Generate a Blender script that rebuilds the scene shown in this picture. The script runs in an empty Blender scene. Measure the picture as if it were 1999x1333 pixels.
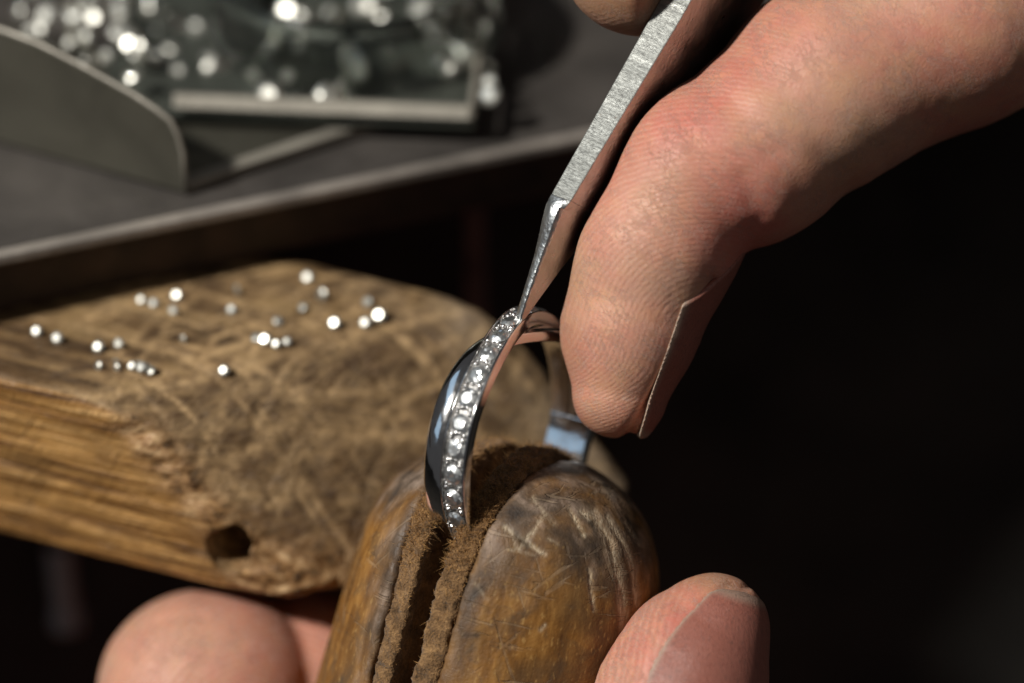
import bpy, math, random
import numpy as np
from mathutils import Vector, Matrix
random.seed(7); rng = np.random.default_rng(7)
sc = bpy.context.scene
sc.unit_settings.system = 'METRIC'; sc.unit_settings.scale_length = 0.01      # one unit is one centimetre

# ------------------------------------------------------------ camera, lamps, exposure
PITCH = math.radians(35)
CAM = np.array([0.0, -17.5, 12.85])
RT = np.array([1.0, 0, 0]); UP = np.array([0, math.sin(PITCH), math.cos(PITCH)]); FW = np.array([0, math.cos(PITCH), -math.sin(PITCH)])
FOC = 5553.0
cd = bpy.data.cameras.new('camera'); cam = bpy.data.objects.new('camera', cd); sc.collection.objects.link(cam)
cam.location = CAM; cam.rotation_euler = (math.radians(90) - PITCH, 0, 0)
cd.lens = 100; cd.sensor_width = 36; cd.clip_start = 0.5; cd.clip_end = 2000
cd.dof.use_dof = True; cd.dof.focus_distance = 21.0; cd.dof.aperture_fstop = 0.102
sc.camera = cam
sc.view_settings.view_transform = 'Standard'; sc.view_settings.look = 'None'; sc.view_settings.exposure = 0; sc.view_settings.gamma = 1
w = bpy.data.worlds.new('World'); sc.world = w; w.use_nodes = True
w.node_tree.nodes['Background'].inputs[0].default_value = (0.95, 0.95, 1, 1); w.node_tree.nodes['Background'].inputs[1].default_value = 0.05
sc.cycles.max_bounces = 10; sc.cycles.transmission_bounces = 8; sc.cycles.glossy_bounces = 5; sc.cycles.diffuse_bounces = 3
sc.cycles.sample_clamp_indirect = 6; sc.cycles.caustics_reflective = False; sc.cycles.caustics_refractive = False
sc.cycles.use_denoising = True; sc.cycles.use_adaptive_sampling = False

def W(p):          # camera-frame coordinates (right, up, depth) to world
    p = np.asarray(p, dtype=np.float64)
    return CAM + p[..., 0:1] * RT + p[..., 1:2] * UP + p[..., 2:3] * FW
def Wd(p):
    p = np.asarray(p, dtype=np.float64)
    return p[0] * RT + p[1] * UP + p[2] * FW
def VC(P):         # world to camera frame
    Q = np.asarray(P) - CAM
    return np.stack([Q @ RT, Q @ UP, Q @ FW], -1)
def V(px, py, d): return np.array([(px - 999.5) / FOC * d, (666.5 - py) / FOC * d, d])
def PW(px, py, d): return W(V(px, py, d))
def onz(px, py, z):
    r = V(px, py, 1.0); dz = Wd(r)[2]
    return PW(px, py, (z - CAM[2]) / dz)
def unit(v): v = np.asarray(v, float); return v / np.linalg.norm(v)

def lamp(name, direction, dist, size, energy, color, target=(0, 0, 0), shape='DISK', sy=None):
    L = bpy.data.lights.new(name, 'AREA'); L.shape = shape; L.size = size
    if sy: L.size_y = sy
    L.energy = energy; L.color = color
    o = bpy.data.objects.new(name, L); sc.collection.objects.link(o)
    dw = Vector(unit(Wd(direction))); o.location = Vector(target) + dw * dist
    o.rotation_euler = dw.to_track_quat('Z', 'Y').to_euler()
    return o
KEYV = unit((-0.60, 0.42, -0.68))
lamp('key_lamp', KEYV, 120, 10, 176000, (1, .965, .90))
lamp('window_lamp', (-0.816, 0.109, -0.445), 95, 30, 1500, (.50, .74, 1), shape='RECTANGLE', sy=26)
lamp('window_lamp', (-0.684, 0.61, -0.425), 95, 84, 4600, (.50, .74, 1), shape='RECTANGLE', sy=26)
lamp('fill_lamp', (0.60, 0.30, -0.72), 120, 60, 5200, (1, .93, .85), shape='RECTANGLE', sy=40)  # added soft fill for the hand's shaded underside, not a lamp of the room

# ------------------------------------------------------------ objects helpers
C = sc.collection
def tag(o, label=None, cat=None, group=None, kind=None):
    if label: o['label'] = label
    if cat: o['category'] = cat
    if group: o['group'] = group
    if kind: o['kind'] = kind
    return o
def empty(name, loc, label=None, cat=None, group=None):
    o = bpy.data.objects.new(name, None); o.empty_display_size = .2; C.objects.link(o); o.location = tuple(loc)
    return tag(o, label, cat, group)
def mesh(name, verts, faces, mat, parent=None, smooth=True, loc=None, attrs=None):
    verts = np.asarray(verts, dtype=np.float64)
    off = np.array(parent.location) if parent is not None else (np.array(loc) if loc is not None else np.zeros(3))
    vv = verts - off
    me = bpy.data.meshes.new(name)
    if isinstance(faces, np.ndarray):
        n, k = faces.shape
        me.vertices.add(len(vv)); me.vertices.foreach_set('co', vv.astype(np.float32).ravel())
        me.loops.add(n * k); me.loops.foreach_set('vertex_index', faces.astype(np.int32).ravel())
        me.polygons.add(n); me.polygons.foreach_set('loop_start', np.arange(0, n * k, k, dtype=np.int32))
        me.polygons.foreach_set('loop_total', np.full(n, k, dtype=np.int32))
        me.update(calc_edges=True); me.validate()
    else:
        me.from_pydata([tuple(v) for v in vv], [], faces); me.update()
    if smooth: me.polygons.foreach_set('use_smooth', np.ones(len(me.polygons), dtype=bool))
    for k, a in (attrs or {}).items():
        a = np.asarray(a, dtype=np.float32)
        at = me.attributes.new(k, 'FLOAT', 'POINT'); at.data.foreach_set('value', a)
    if mat: me.materials.append(mat)
    o = bpy.data.objects.new(name, me); C.objects.link(o)
    if parent is not None: o.parent = parent
    elif loc is not None: o.location = tuple(loc)
    return o

# ---- implicit surfaces: sparse surface nets
def smin(a, b, k):
    h = np.maximum(k - np.abs(a - b), 0) / k
    return np.minimum(a, b) - h * h * k * .25
def smax(a, b, k): return -smin(-a, -b, k)
def nets(f, lo, hi, res, B=8, lip=1.0, project=2):
    lo = np.asarray(lo, float); hi = np.asarray(hi, float)
    nb = np.ceil((hi - lo) / (res * B)).astype(int)
    gx, gy, gz = np.meshgrid(*[np.arange(n) for n in nb], indexing='ij')
    bi = np.stack([gx.ravel(), gy.ravel(), gz.ravel()], -1)
    c = lo + (bi + .5) * res * B
    fc = f(c[:, 0], c[:, 1], c[:, 2])
    bi = bi[np.abs(fc) < res * B * .95 * lip]
    N = nb * B + 3
    def gid(i, j, k): return (i * N[1] + j) * N[2] + k
    a = np.arange(B + 1)
    ox, oy, oz = [t.ravel() for t in np.meshgrid(a, a, a, indexing='ij')]
    cells, cverts, edges = [], [], []
    for s in range(0, len(bi), 4000):
        b = bi[s:s + 4000] * B
        I = b[:, 0:1] + ox; J = b[:, 1:2] + oy; K = b[:, 2:3] + oz
        F = f(lo[0] + I * res, lo[1] + J * res, lo[2] + K * res).reshape(-1, B + 1, B + 1, B + 1)
        S = F < 0
        cor = [(i, j, k) for i in (0, 1) for j in (0, 1) for k in (0, 1)]
        sl = lambda A, i, j, k: A[:, i:i + B, j:j + B, k:k + B]
        cnt = sum(sl(S, *q).astype(np.int8) for q in cor)
        m = (cnt > 0) & (cnt < 8)
        bb, ci, cj, ck = np.nonzero(m)
        vals = {q: F[bb, ci + q[0], cj + q[1], ck + q[2]] for q in cor}
        acc = np.zeros((len(bb), 3)); num = np.zeros(len(bb))
        for q in cor:
            for ax in range(3):
                if q[ax] == 0:
                    q2 = list(q); q2[ax] = 1; q2 = tuple(q2)
                    f0, f1 = vals[q], vals[q2]; x = (f0 < 0) != (f1 < 0)
                    t = np.where(x, f0 / np.where(x, f0 - f1, 1), 0)
                    pnt = np.tile(np.array(q, float), (len(bb), 1)); pnt[:, ax] += t
                    acc += pnt * x[:, None]; num += x
        ii = b[bb, 0] + ci; jj = b[bb, 1] + cj; kk = b[bb, 2] + ck
        cells.append(gid(ii, jj, kk))
        cverts.append(lo + (np.stack([ii, jj, kk], -1) + acc / num[:, None]) * res)
        for ax in range(3):
            A0 = S[:, :B, :B, :B]; d = [0, 0, 0]; d[ax] = 1
            A1 = S[:, d[0]:d[0] + B, d[1]:d[1] + B, d[2]:d[2] + B]
            eb, ei, ej, ek = np.nonzero(A0 != A1)
            edges.append(np.stack([np.full(len(eb), ax), b[eb, 0] + ei, b[eb, 1] + ej, b[eb, 2] + ek, A0[eb, ei, ej, ek]], -1))
    cells = np.concatenate(cells); cv = np.concatenate(cverts); E = np.concatenate(edges)
    o = np.argsort(cells); cells = cells[o]; cv = cv[o]
    quads = []
    for ax in range(3):
        e = E[E[:, 0] == ax]; u, v = [(1, 2), (2, 0), (0, 1)][ax]
        q = []
        for du, dv in ((0, 0), (-1, 0), (-1, -1), (0, -1)):
            P = [e[:, 1].copy(), e[:, 2].copy(), e[:, 3].copy()]; P[u] += du; P[v] += dv
            g = gid(*P); idx = np.clip(np.searchsorted(cells, g), 0, len(cells) - 1)
            q.append(np.where(cells[idx] == g, idx, -1))
        q = np.stack(q, -1); fl = e[:, 4] == 0
        q[fl] = q[fl][:, ::-1]
        quads.append(q[(q >= 0).all(1)])
    quads = np.concatenate(quads)
    P = cv
    for _ in range(project):
        g, f0 = grad(f, P, res * .5)
        stp = f0 / np.maximum((g * g).sum(1), .05)
        stp = np.clip(stp, -res, res)
        P = P - g * stp[:, None]
    return P, quads
def grad(f, P, h):
    f0 = f(P[:, 0], P[:, 1], P[:, 2]); g = np.empty_like(P)
    for a in range(3):
        Q = P.copy(); Q[:, a] += h; R = P.copy(); R[:, a] -= h
        g[:, a] = (f(Q[:, 0], Q[:, 1], Q[:, 2]) - f(R[:, 0], R[:, 1], R[:, 2])) / (2 * h)
    return g, f0
def h3(i, j, k, s):
    with np.errstate(over='ignore'):
        n = (i.astype(np.int64) * 374761393 + j.astype(np.int64) * 668265263 + k.astype(np.int64) * 2147483647 + s * 974634777) & 0xffffffff
        n = ((n ^ (n >> 13)) * 1274126177) & 0xffffffff
        n = (n ^ (n >> 16)) * 2246822519 & 0xffffffff
    return ((n ^ (n >> 15)) & 0xffffff) / float(0xffffff) * 2 - 1
def noise(P, fr, s=0):
    Q = P * np.asarray(fr); I = np.floor(Q).astype(np.int64); t = Q - I; t = t * t * (3 - 2 * t); r = 0
    for a in (0, 1):
        for b in (0, 1):
            for c in (0, 1):
                wgt = (t[:, 0] if a else 1 - t[:, 0]) * (t[:, 1] if b else 1 - t[:, 1]) * (t[:, 2] if c else 1 - t[:, 2])
                r = r + wgt * h3(I[:, 0] + a, I[:, 1] + b, I[:, 2] + c, s)
    return r
def fbm(P, fr, s=0, o=3):
    r = 0; a = 1.0
    for k in range(o): r = r + a * noise(P, np.asarray(fr) * 2 ** k, s + k * 7); a *= .5
    return r
def sst(a, b, x):
    t = np.clip((x - a) / (b - a), 0, 1); return t * t * (3 - 2 * t)
def polydist(X, Y, pts):
    d = np.full(X.shape, 1e9)
    for (x0, y0), (x1, y1) in zip(pts[:-1], pts[1:]):
        L = (x1 - x0) ** 2 + (y1 - y0) ** 2
        t = np.clip(((X - x0) * (x1 - x0) + (Y - y0) * (y1 - y0)) / L, 0, 1)
        d = np.minimum(d, np.hypot(X - x0 - t * (x1 - x0), Y - y0 - t * (y1 - y0)))
    return d

# ------------------------------------------------------------ materials
class NT:
    def __init__(s, name):
        s.m = bpy.data.materials.new(name); s.m.use_nodes = True; s.t = s.m.node_tree
        s.b = s.t.nodes['Principled BSDF']; s.out = s.t.nodes['Material Output']
        s.tc = s.t.nodes.new('ShaderNodeTexCoord').outputs['Object']
    def lk(s, a, b):
        if isinstance(a, (int, float)): b.default_value = a
        elif isinstance(a, tuple): b.default_value = a if len(a) == 4 or b.type == 'VECTOR' else (*a, 1)
        else: s.t.links.new(a, b)
    def math(s, op, a, b=0.0, c=None):
        n = s.t.nodes.new('ShaderNodeMath'); n.operation = op; s.lk(a, n.inputs[0]); s.lk(b, n.inputs[1])
        if c is not None: s.lk(c, n.inputs[2])
        return n.outputs[0]
    def map(s, scale=(1, 1, 1), rot=(0, 0, 0), loc=(0, 0, 0), v=None):
        n = s.t.nodes.new('ShaderNodeMapping'); s.lk(v or s.tc, n.inputs['Vector'])
        n.inputs['Scale'].default_value = scale; n.inputs['Rotation'].default_value = rot; n.inputs['Location'].default_value = loc
        return n.outputs[0]
    def axes(s, ax, ay, az):    # coordinates along three given directions (already scaled)
        n = s.t.nodes.new('ShaderNodeCombineXYZ')
        for i, a in enumerate((ax, ay, az)):
            d = s.t.nodes.new('ShaderNodeVectorMath'); d.operation = 'DOT_PRODUCT'; s.lk(s.tc, d.inputs[0]); d.inputs[1].default_value = tuple(a)
            s.lk(d.outputs['Value'], n.inputs[i])
        return n.outputs[0]
    def noise(s, scale=5, v=None, detail=4, rough=.55, dist=0.0):
        n = s.t.nodes.new('ShaderNodeTexNoise'); s.lk(v or s.tc, n.inputs['Vector'])
        n.inputs['Scale'].default_value = scale; n.inputs['Detail'].default_value = detail
        n.inputs['Roughness'].default_value = rough; n.inputs['Distortion'].default_value = dist
        return n.outputs[0]
    def voro(s, scale=5, v=None, feature='F1'):
        n = s.t.nodes.new('ShaderNodeTexVoronoi'); n.feature = feature; s.lk(v or s.tc, n.inputs['Vector']); n.inputs['Scale'].default_value = scale
        return n.outputs['Distance']
    def ramp(s, f, stops, interp='LINEAR'):
        n = s.t.nodes.new('ShaderNodeValToRGB'); s.lk(f, n.inputs[0]); cr = n.color_ramp; cr.interpolation = interp
        while len(cr.elements) < len(stops): cr.elements.new(.5)
        for e, (p, c) in zip(cr.elements, stops):
            e.position = p; e.color = (c, c, c, 1) if isinstance(c, (int, float)) else (*c, 1)
        return n.outputs[0]
    def mix(s, f, a, b, mode='MIX'):
        n = s.t.nodes.new('ShaderNodeMix'); n.data_type = 'RGBA'; n.blend_type = mode
        s.lk(f, n.inputs['Factor']); s.lk(a, n.inputs[6]); s.lk(b, n.inputs[7]); return n.outputs[2]
    def attr(s, name):
        n = s.t.nodes.new('ShaderNodeAttribute'); n.attribute_name = name; return n.outputs['Fac']
    def bump(s, h, dist=.01, strength=1.0, normal=None):
        n = s.t.nodes.new('ShaderNodeBump'); s.lk(h, n.inputs['Height']); n.inputs['Distance'].default_value = dist; n.inputs['Strength'].default_value = strength
        if normal is not None: s.lk(normal, n.inputs['Normal'])
        return n.outputs[0]
    def set(s, **k):
        names = dict(color='Base Color', rough='Roughness', metal='Metallic', normal='Normal', sss='Subsurface Weight', radius='Subsurface Radius', sscale='Subsurface Scale',
                     spec='Specular IOR Level', coat='Coat Weight', crough='Coat Roughness', trans='Transmission Weight', ior='IOR', sheen='Sheen Weight', aniso='Anisotropic')
        for a, v in k.items(): s.lk(v, s.b.inputs[names[a]])
        return s.m

def skin_mat(name, tone, pink):
    m = NT(name)
    big = m.noise(1.1, detail=3); mid = m.noise(4.5, detail=4); fine = m.noise(38, detail=3)
    fine2 = m.noise(120, detail=2)
    col = m.mix(m.ramp(big, [(.36, 0), (.62, 1)]), tone, pink)
    col = m.mix(m.math('MULTIPLY', m.ramp(mid, [(.45, 0), (.72, 1)]), .55), col, (.66, .36, .20))
    blush = m.attr('blush'); col = m.mix(m.math('MULTIPLY', blush, .6), col, (.62, .155, .12))
    tan = m.attr('tan'); col = m.mix(m.math('MULTIPLY', tan, .75), col, (.40, .215, .115))
    rid = m.attr('ridge'); rm = m.attr('rmask')
    nz = m.noise(7, detail=2); ph = m.math('ADD', rid, m.math('MULTIPLY', m.math('SUBTRACT', nz, .5), 1.1))
    sn = m.math('SINE', m.math('MULTIPLY', ph, 6.2832))
    brk = m.math('MULTIPLY', m.ramp(m.noise(26, detail=3), [(.36, .1), (.60, 1)]), m.ramp(m.noise(2.3, detail=3), [(.36, .5), (.56, 1.0)]))
    rh = m.math('MULTIPLY', m.math('MULTIPLY', sn, rm), brk)
    col = m.mix(m.math('MULTIPLY', m.math('MAXIMUM', rh, 0.0), .22), col, (.80, .52, .40)); col = m.mix(m.math('MULTIPLY', m.math('MAXIMUM', m.math('MULTIPLY', rh, -1.0), 0.0), .18), col, (.36, .15, .10))  # ridge relief shaded in the colour: paler crests, darker valleys
    wr = m.voro(24, feature='DISTANCE_TO_EDGE', v=m.map(scale=(1, 1, 1)))
    cell = m.ramp(wr, [(.0, 0), (.09, 1)])
    col = m.mix(m.math('MULTIPLY', m.ramp(m.noise(60, detail=4), [(.62, 0), (.72, 1)]), .30), col, (.85, .62, .50))
    dirt = m.ramp(m.noise(95, detail=2), [(.735, 0), (.76, 1)]); col = m.mix(m.math('MULTIPLY', dirt, .5), col, (.13, .06, .035))
    cr1 = m.noise(4.5, v=m.axes(Wd((2.2, 1.1, 0)), Wd((-.45, .9, 0)), Wd((0, 0, 1.2))), detail=6, rough=.7, dist=.5)
    cr2 = m.noise(5.5, v=m.axes(Wd((.5, -.3, 0)), Wd((1.1, 2.0, 0)), Wd((0, 0, 1.2))), detail=6, rough=.7, dist=.5)
    lines = m.math('MAXIMUM', m.ramp(cr1, [(.485, 0), (.50, 1), (.515, 0)]), m.ramp(cr2, [(.487, 0), (.50, 1), (.513, 0)]))
    lines = m.math('MULTIPLY', lines, m.ramp(m.noise(3.0, detail=3), [(.36, 0.1), (.56, 1)]))
    col = m.mix(m.math('MULTIPLY', lines, .42), col, (.84, .62, .52))
    h = m.math('ADD', m.math('MULTIPLY', rh, .17), m.math('MULTIPLY', cell, m.math('MULTIPLY', m.math('SUBTRACT', 1.0, rm), .16)))
    h = m.math('ADD', h, m.math('MULTIPLY', fine, .55)); h = m.math('ADD', h, m.math('MULTIPLY', lines, -.35)); h = m.math('ADD', h, m.math('MULTIPLY', fine2, .35))
    nr = m.bump(h, .0065, 1.0)
    return m.set(color=col, rough=m.ramp(fine, [(.3, .40), (.7, .56)]), normal=nr, sss=.28, radius=(1, .32, .16), sscale=.11, spec=.45)
M_skin = skin_mat('hand_skin', (.58, .315, .215), (.58, .225, .16))

def nail_mat():
    m = NT('fingernail'); e = m.attr('nedge')
    str_ = m.noise(14, v=m.axes(Wd((8, 1, 0)), Wd((0, .7, 0)), Wd((0, 0, 8))), detail=3)
    col = m.mix(m.ramp(str_, [(.35, 0), (.7, 1)]), (.38, .145, .105), (.27, .095, .07))
    col = m.mix(m.math('MULTIPLY', e, .85), col, (.46, .39, .30))
    dirt = m.ramp(m.noise(30, v=m.axes(Wd((2.5, 0, 0)), Wd((0, .6, 0)), Wd((0, 0, 2)))), [(.58, 0), (.66, 1)]); col = m.mix(m.math('MULTIPLY', dirt, .6), col, (.12, .07, .06))
    return m.set(color=col, rough=m.ramp(str_, [(.3, .28), (.7, .40)]), normal=m.bump(str_, .006), spec=.4, sss=.1, radius=(1, .4, .2), sscale=.05)
M_nail = nail_mat()

E1 = np.array([.9376, -.3477, 0]); E2 = np.array([-.3477, -.9376, 0])      # along the pin's lit side face, and out of it
def pin_mat():
    m = NT('worn_pin_wood')
    side = m.attr('side'); ragged = m.attr('ragged')
    gv = m.axes(E1 * .45, E2 * 3, (0, 0, 9.5))
    g1 = m.noise(1.6, v=gv, detail=5, rough=.6, dist=.25); g2 = m.noise(5, v=gv, detail=3)
    blot = m.noise(1.9, detail=4, dist=.6)
    gold = m.ramp(m.math('ADD', m.math('MULTIPLY', g1, .7), m.math('MULTIPLY', g2, .3)), [(.37, (.05, .020, .005)), (.45, (.21, .095, .024)), (.54, (.46, .24, .07)), (.68, (.78, .47, .19))])
    gold = m.mix(m.ramp(blot, [(.48, .0), (.78, .7)]), gold, (.16, .085, .03))
    # top: grey-brown with crossing cuts
    gs = m.axes(np.array([.9, .436, 0]) * .55, np.array([.23, -.47, -.85]) * 4.2, np.array([.37, -.77, .5]) * 2.0)
    top = m.ramp(m.math('ADD', m.math('MULTIPLY', m.noise(1.9, v=gs, detail=6, rough=.65, dist=.35), .75), m.math('MULTIPLY', m.noise(1.5, detail=4), .25)), [(.36, (.055, .032, .017)), (.5, (.145, .085, .040)), (.64, (.27, .172, .088))])
    pat = m.noise(4.0, v=m.axes((.45, .22, 0), (-.8, 1.6, .5), (0, 0, .5)), detail=6, rough=.65, dist=.2)
    top = m.mix(m.ramp(pat, [(.44, .85), (.56, 0)]), top, (.10, .056, .030))
    cuts = None
    for k, (ang, st) in enumerate(((.15, 1), (.95, .9), (-.55, .8), (1.7, .6), (.55, .9))):
        a = np.array([math.cos(ang), math.sin(ang), 0]); b = np.array([-math.sin(ang), math.cos(ang), .35])
        n = m.noise(2.6 + .4 * k, v=m.axes(a * .5, b * (7.5 + 2 * (k % 2)), (0, 0, .4 + k)), detail=3, rough=.5, dist=.06)
        r = m.ramp(n, [(.545, 0), (.60, st)])
        cuts = r if cuts is None else m.math('MAXIMUM', cuts, r)
    breakup = m.ramp(m.noise(1.6, detail=3), [(.36, .2), (.58, 1)])
    cuts = m.math('MULTIPLY', cuts, breakup)
    top = m.mix(m.math('MULTIPLY', cuts, .45), top, (.56, .40, .22))
    grain = m.ramp(g1, [(.40, (.06, .034, .017)), (.5, (.19, .115, .055)), (.61, (.40, .27, .13))])
    top = m.mix(m.math('MULTIPLY', m.attr('flat'), .8), top, grain)
    ct = m.math('MULTIPLY', m.attr('cut'), m.ramp(m.noise(9, detail=3), [(.35, .25), (.6, 1)]))
    top = m.mix(m.math('MULTIPLY', m.attr('stain'), .8), top, (.07, .04, .022))
    top = m.mix(m.math('MULTIPLY', ct, .95), top, (.72, .50, .27))
    top = m.mix(1.0, top, (.84, .80, .74), 'MULTIPLY')
    top = m.mix(m.math('MULTIPLY', m.attr('pale'), .7), top, (.52, .42, .31))
    col = m.mix(side, top, gold)
    rg = m.ramp(m.noise(4.5, v=m.axes(E1 * 1.1, E2 * 2, (0, 0, 2.6)), detail=6, rough=.7), [(.38, (.06, .03, .012)), (.5, (.34, .18, .07)), (.66, (.66, .44, .23))])
    col = m.mix(ragged, col, rg)
    h = m.math('ADD', m.math('MULTIPLY', m.mix(side, pat, g2), 1.0), m.math('MULTIPLY', cuts, -.8))
    h = m.math('ADD', h, m.math('MULTIPLY', m.noise(30, detail=3), .35))
    nr = m.bump(h, .016, 1.0)
    return m.set(color=col, rough=m.ramp(pat, [(.3, .42), (.7, .62)]), normal=nr, spec=.4)
M_pin = pin_mat()

def jaw_mat(AX, HX, VX):
    m = NT('oiled_jaw_wood')
    gv = m.axes(AX * 4, HX * 4, VX * 1.3)
    g1 = m.noise(2.2, v=gv, detail=5, rough=.6, dist=.3); fl = m.noise(13, v=m.axes(AX * 3, HX * 3, VX * 1.0), detail=2)
    blot = m.noise(1.5, detail=5, dist=.8); blot2 = m.noise(4.5, detail=4, dist=.5)
    col = m.ramp(g1, [(.30, (.10, .040, .008)), (.48, (.22, .096, .019)), (.66, (.34, .165, .040))])
    col = m.mix(m.ramp(blot, [(.48, 0), (.66, .75)]), col, (.090, .050, .022))
    col = m.mix(m.ramp(blot2, [(.52, 0), (.70, .65)]), col, (.060, .040, .024))
    flk = m.ramp(fl, [(.62, 0), (.68, 1)]); col = m.mix(m.math('MULTIPLY', flk, .35), col, (.55, .33, .11))
    grey = m.attr('grey')
    gc = m.ramp(m.noise(6, v=m.axes(AX * 1, HX * 1, VX * .4), detail=5, dist=.4), [(.34, (.040, .030, .024)), (.50, (.125, .088, .062)), (.68, (.34, .25, .19))])
    col = m.mix(m.math('MULTIPLY', grey, m.ramp(m.noise(2.6, detail=5, dist=.4), [(.30, .25), (.6, 1)])), col, gc)
    fs = m.noise(9, v=m.axes(AX * 6, HX * 6, VX * .35), detail=3)
    g = m.attr('gouge'); pale = m.mix(m.ramp(fs, [(.40, 0), (.60, 1)]), (.36, .25, .15), (.76, .62, .43))
    col = m.mix(g, col, pale)
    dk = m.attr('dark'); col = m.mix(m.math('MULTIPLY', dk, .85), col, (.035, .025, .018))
    # fine scratches, several directions
    sc_ = None
    for k, (u, v_) in enumerate(((AX, VX), (AX * .6 + VX * .8, AX * .8 - VX * .6), (AX * .5 - VX * .85, AX * .85 + VX * .5), (HX, VX))):
        n = m.noise(3.2, v=m.axes(u * .35 + HX * .1, v_ * 8, HX * 1.3), detail=2, rough=.5)
        r = m.ramp(n, [(.645, 0), (.665, 1)]); sc_ = r if sc_ is None else m.math('MAXIMUM', sc_, r)
    sc_ = m.math('MULTIPLY', sc_, m.ramp(m.noise(2.3, detail=3), [(.45, 0), (.6, 1)]))
    col = m.mix(m.math('MULTIPLY', sc_, .24), col, (.46, .34, .22))
    h = m.math('ADD', m.math('MULTIPLY', g1, .7), m.math('MULTIPLY', m.noise(45, detail=3), .35))
    h = m.math('ADD', h, m.math('MULTIPLY', sc_, -.8)); h = m.math('ADD', h, m.math('MULTIPLY', m.math('MULTIPLY', fs, g), 1.2))
    return m.set(color=col, rough=m.ramp(blot2, [(.3, .44), (.7, .66)]), normal=m.bump(h, .014), spec=.35)

def leather_mat(name, a, b, c):
    m = NT(name); n = m.noise(9, detail=5, rough=.65); n2 = m.noise(55, detail=3)
    col = m.ramp(m.math('ADD', m.math('MULTIPLY', n, .6), m.math('MULTIPLY', n2, .4)), [(.35, a), (.5, b), (.68, c)])
    h = m.math('ADD', m.math('MULTIPLY', n2, .6), m.math('MULTIPLY', n, .9))
    return m.set(color=col, rough=.9, spec=.15, normal=m.bump(h, .03), sheen=.15)
M_leather = leather_mat('suede_leather', (.06, .035, .016), (.18, .10, .044), (.38, .22, .095))
M_fuzz = leather_mat('suede_fuzz', (.24, .125, .045), (.42, .22, .075), (.62, .36, .14))

def simple(name, col, rough=.5, metal=0, bumpscale=None, bd=.01, var=.25, nscale=4, **k):
    m = NT(name); n = m.noise(nscale, detail=5)
    c2 = tuple(max(0, x * (1 - var)) for x in col); c3 = tuple(x * (1 + var) for x in col)
    c = m.ramp(n, [(.3, c2), (.7, c3)])
    kw = dict(color=c, rough=m.ramp(m.noise(nscale * 2.3, detail=4), [(.3, rough * .85), (.7, min(1, rough * 1.15))]), metal=metal, **k)
    if bumpscale: kw['normal'] = m.bump(m.noise(bumpscale, detail=4), bd)
    return m.set(**kw)
def silver_mat():
    m = NT('polished_white_gold'); n = m.noise(22, detail=4); s1 = m.noise(3, v=m.map(scale=(30, 2, 6)), detail=3)
    return m.set(color=(.80, .785, .77), metal=1.0, rough=m.ramp(n, [(.35, .09), (.75, .17)]), normal=m.bump(m.math('ADD', m.noise(9, detail=2), m.math('MULTIPLY', s1, .15)), .0016))
M_gold = silver_mat()
M_bead = simple('bright_cut_metal', (.86, .84, .82), .26, 1.0, 60, .006, .05)
def gem_mat():
    m = NT('clear_gemstone')
    m.set(color=(.98, .99, .97), rough=.02, trans=1.0, ior=2.1, spec=.8)
    gl = m.t.nodes.new('ShaderNodeBsdfGlossy'); gl.inputs['Roughness'].default_value = .38; gl.inputs['Color'].default_value = (.97, .95, .86, 1)
    df = m.t.nodes.new('ShaderNodeMixShader'); df.inputs[0].default_value = .55
    m.t.links.new(m.b.outputs[0], df.inputs[1]); m.t.links.new(gl.outputs[0], df.inputs[2]); m.t.links.new(df.outputs[0], m.out.inputs[0])
    return m.m
M_gem = gem_mat()
def sparkle_mat():
    m = NT('sparkling_diamond')
    vo = m.t.nodes.new('ShaderNodeTexVoronoi'); m.lk(m.tc, vo.inputs['Vector']); vo.inputs['Scale'].default_value = 6.5
    ge = m.t.nodes.new('ShaderNodeNewGeometry')
    a = m.t.nodes.new('ShaderNodeVectorMath'); a.operation = 'SUBTRACT'; m.lk(vo.outputs['Color'], a.inputs[0]); a.inputs[1].default_value = (.5, .5, .5)
    b = m.t.nodes.new('ShaderNodeVectorMath'); b.operation = 'SCALE'; m.lk(a.outputs[0], b.inputs[0]); b.inputs['Scale'].default_value = .85
    c = m.t.nodes.new('ShaderNodeVectorMath'); c.operation = 'ADD'; m.lk(ge.outputs['Normal'], c.inputs[0]); m.lk(b.outputs[0], c.inputs[1])
    d = m.t.nodes.new('ShaderNodeVectorMath'); d.operation = 'NORMALIZE'; m.lk(c.outputs[0], d.inputs[0])
    m.set(color=(.98, .99, .97), rough=.02, trans=1.0, ior=2.1, spec=.8)
    gl = m.t.nodes.new('ShaderNodeBsdfGlossy'); gl.inputs['Roughness'].default_value = .22; gl.inputs['Color'].default_value = (1, 1, .98, 1); m.lk(d.outputs[0], gl.inputs['Normal'])
    g2 = m.t.nodes.new('ShaderNodeBsdfGlossy'); g2.inputs['Roughness'].default_value = .45; g2.inputs['Color'].default_value = (.9, .92, .92, 1)
    x1 = m.t.nodes.new('ShaderNodeMixShader'); x1.inputs[0].default_value = .75; x2 = m.t.nodes.new('ShaderNodeMixShader'); x2.inputs[0].default_value = .35
    m.t.links.new(m.b.outputs[0], x1.inputs[1]); m.t.links.new(gl.outputs[0], x1.inputs[2]); m.t.links.new(x1.outputs[0], x2.inputs[1]); m.t.links.new(g2.outputs[0], x2.inputs[2]); m.t.links.new(x2.outputs[0], m.out.inputs[0])
    return m.m
M_sparkle = sparkle_mat()

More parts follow.
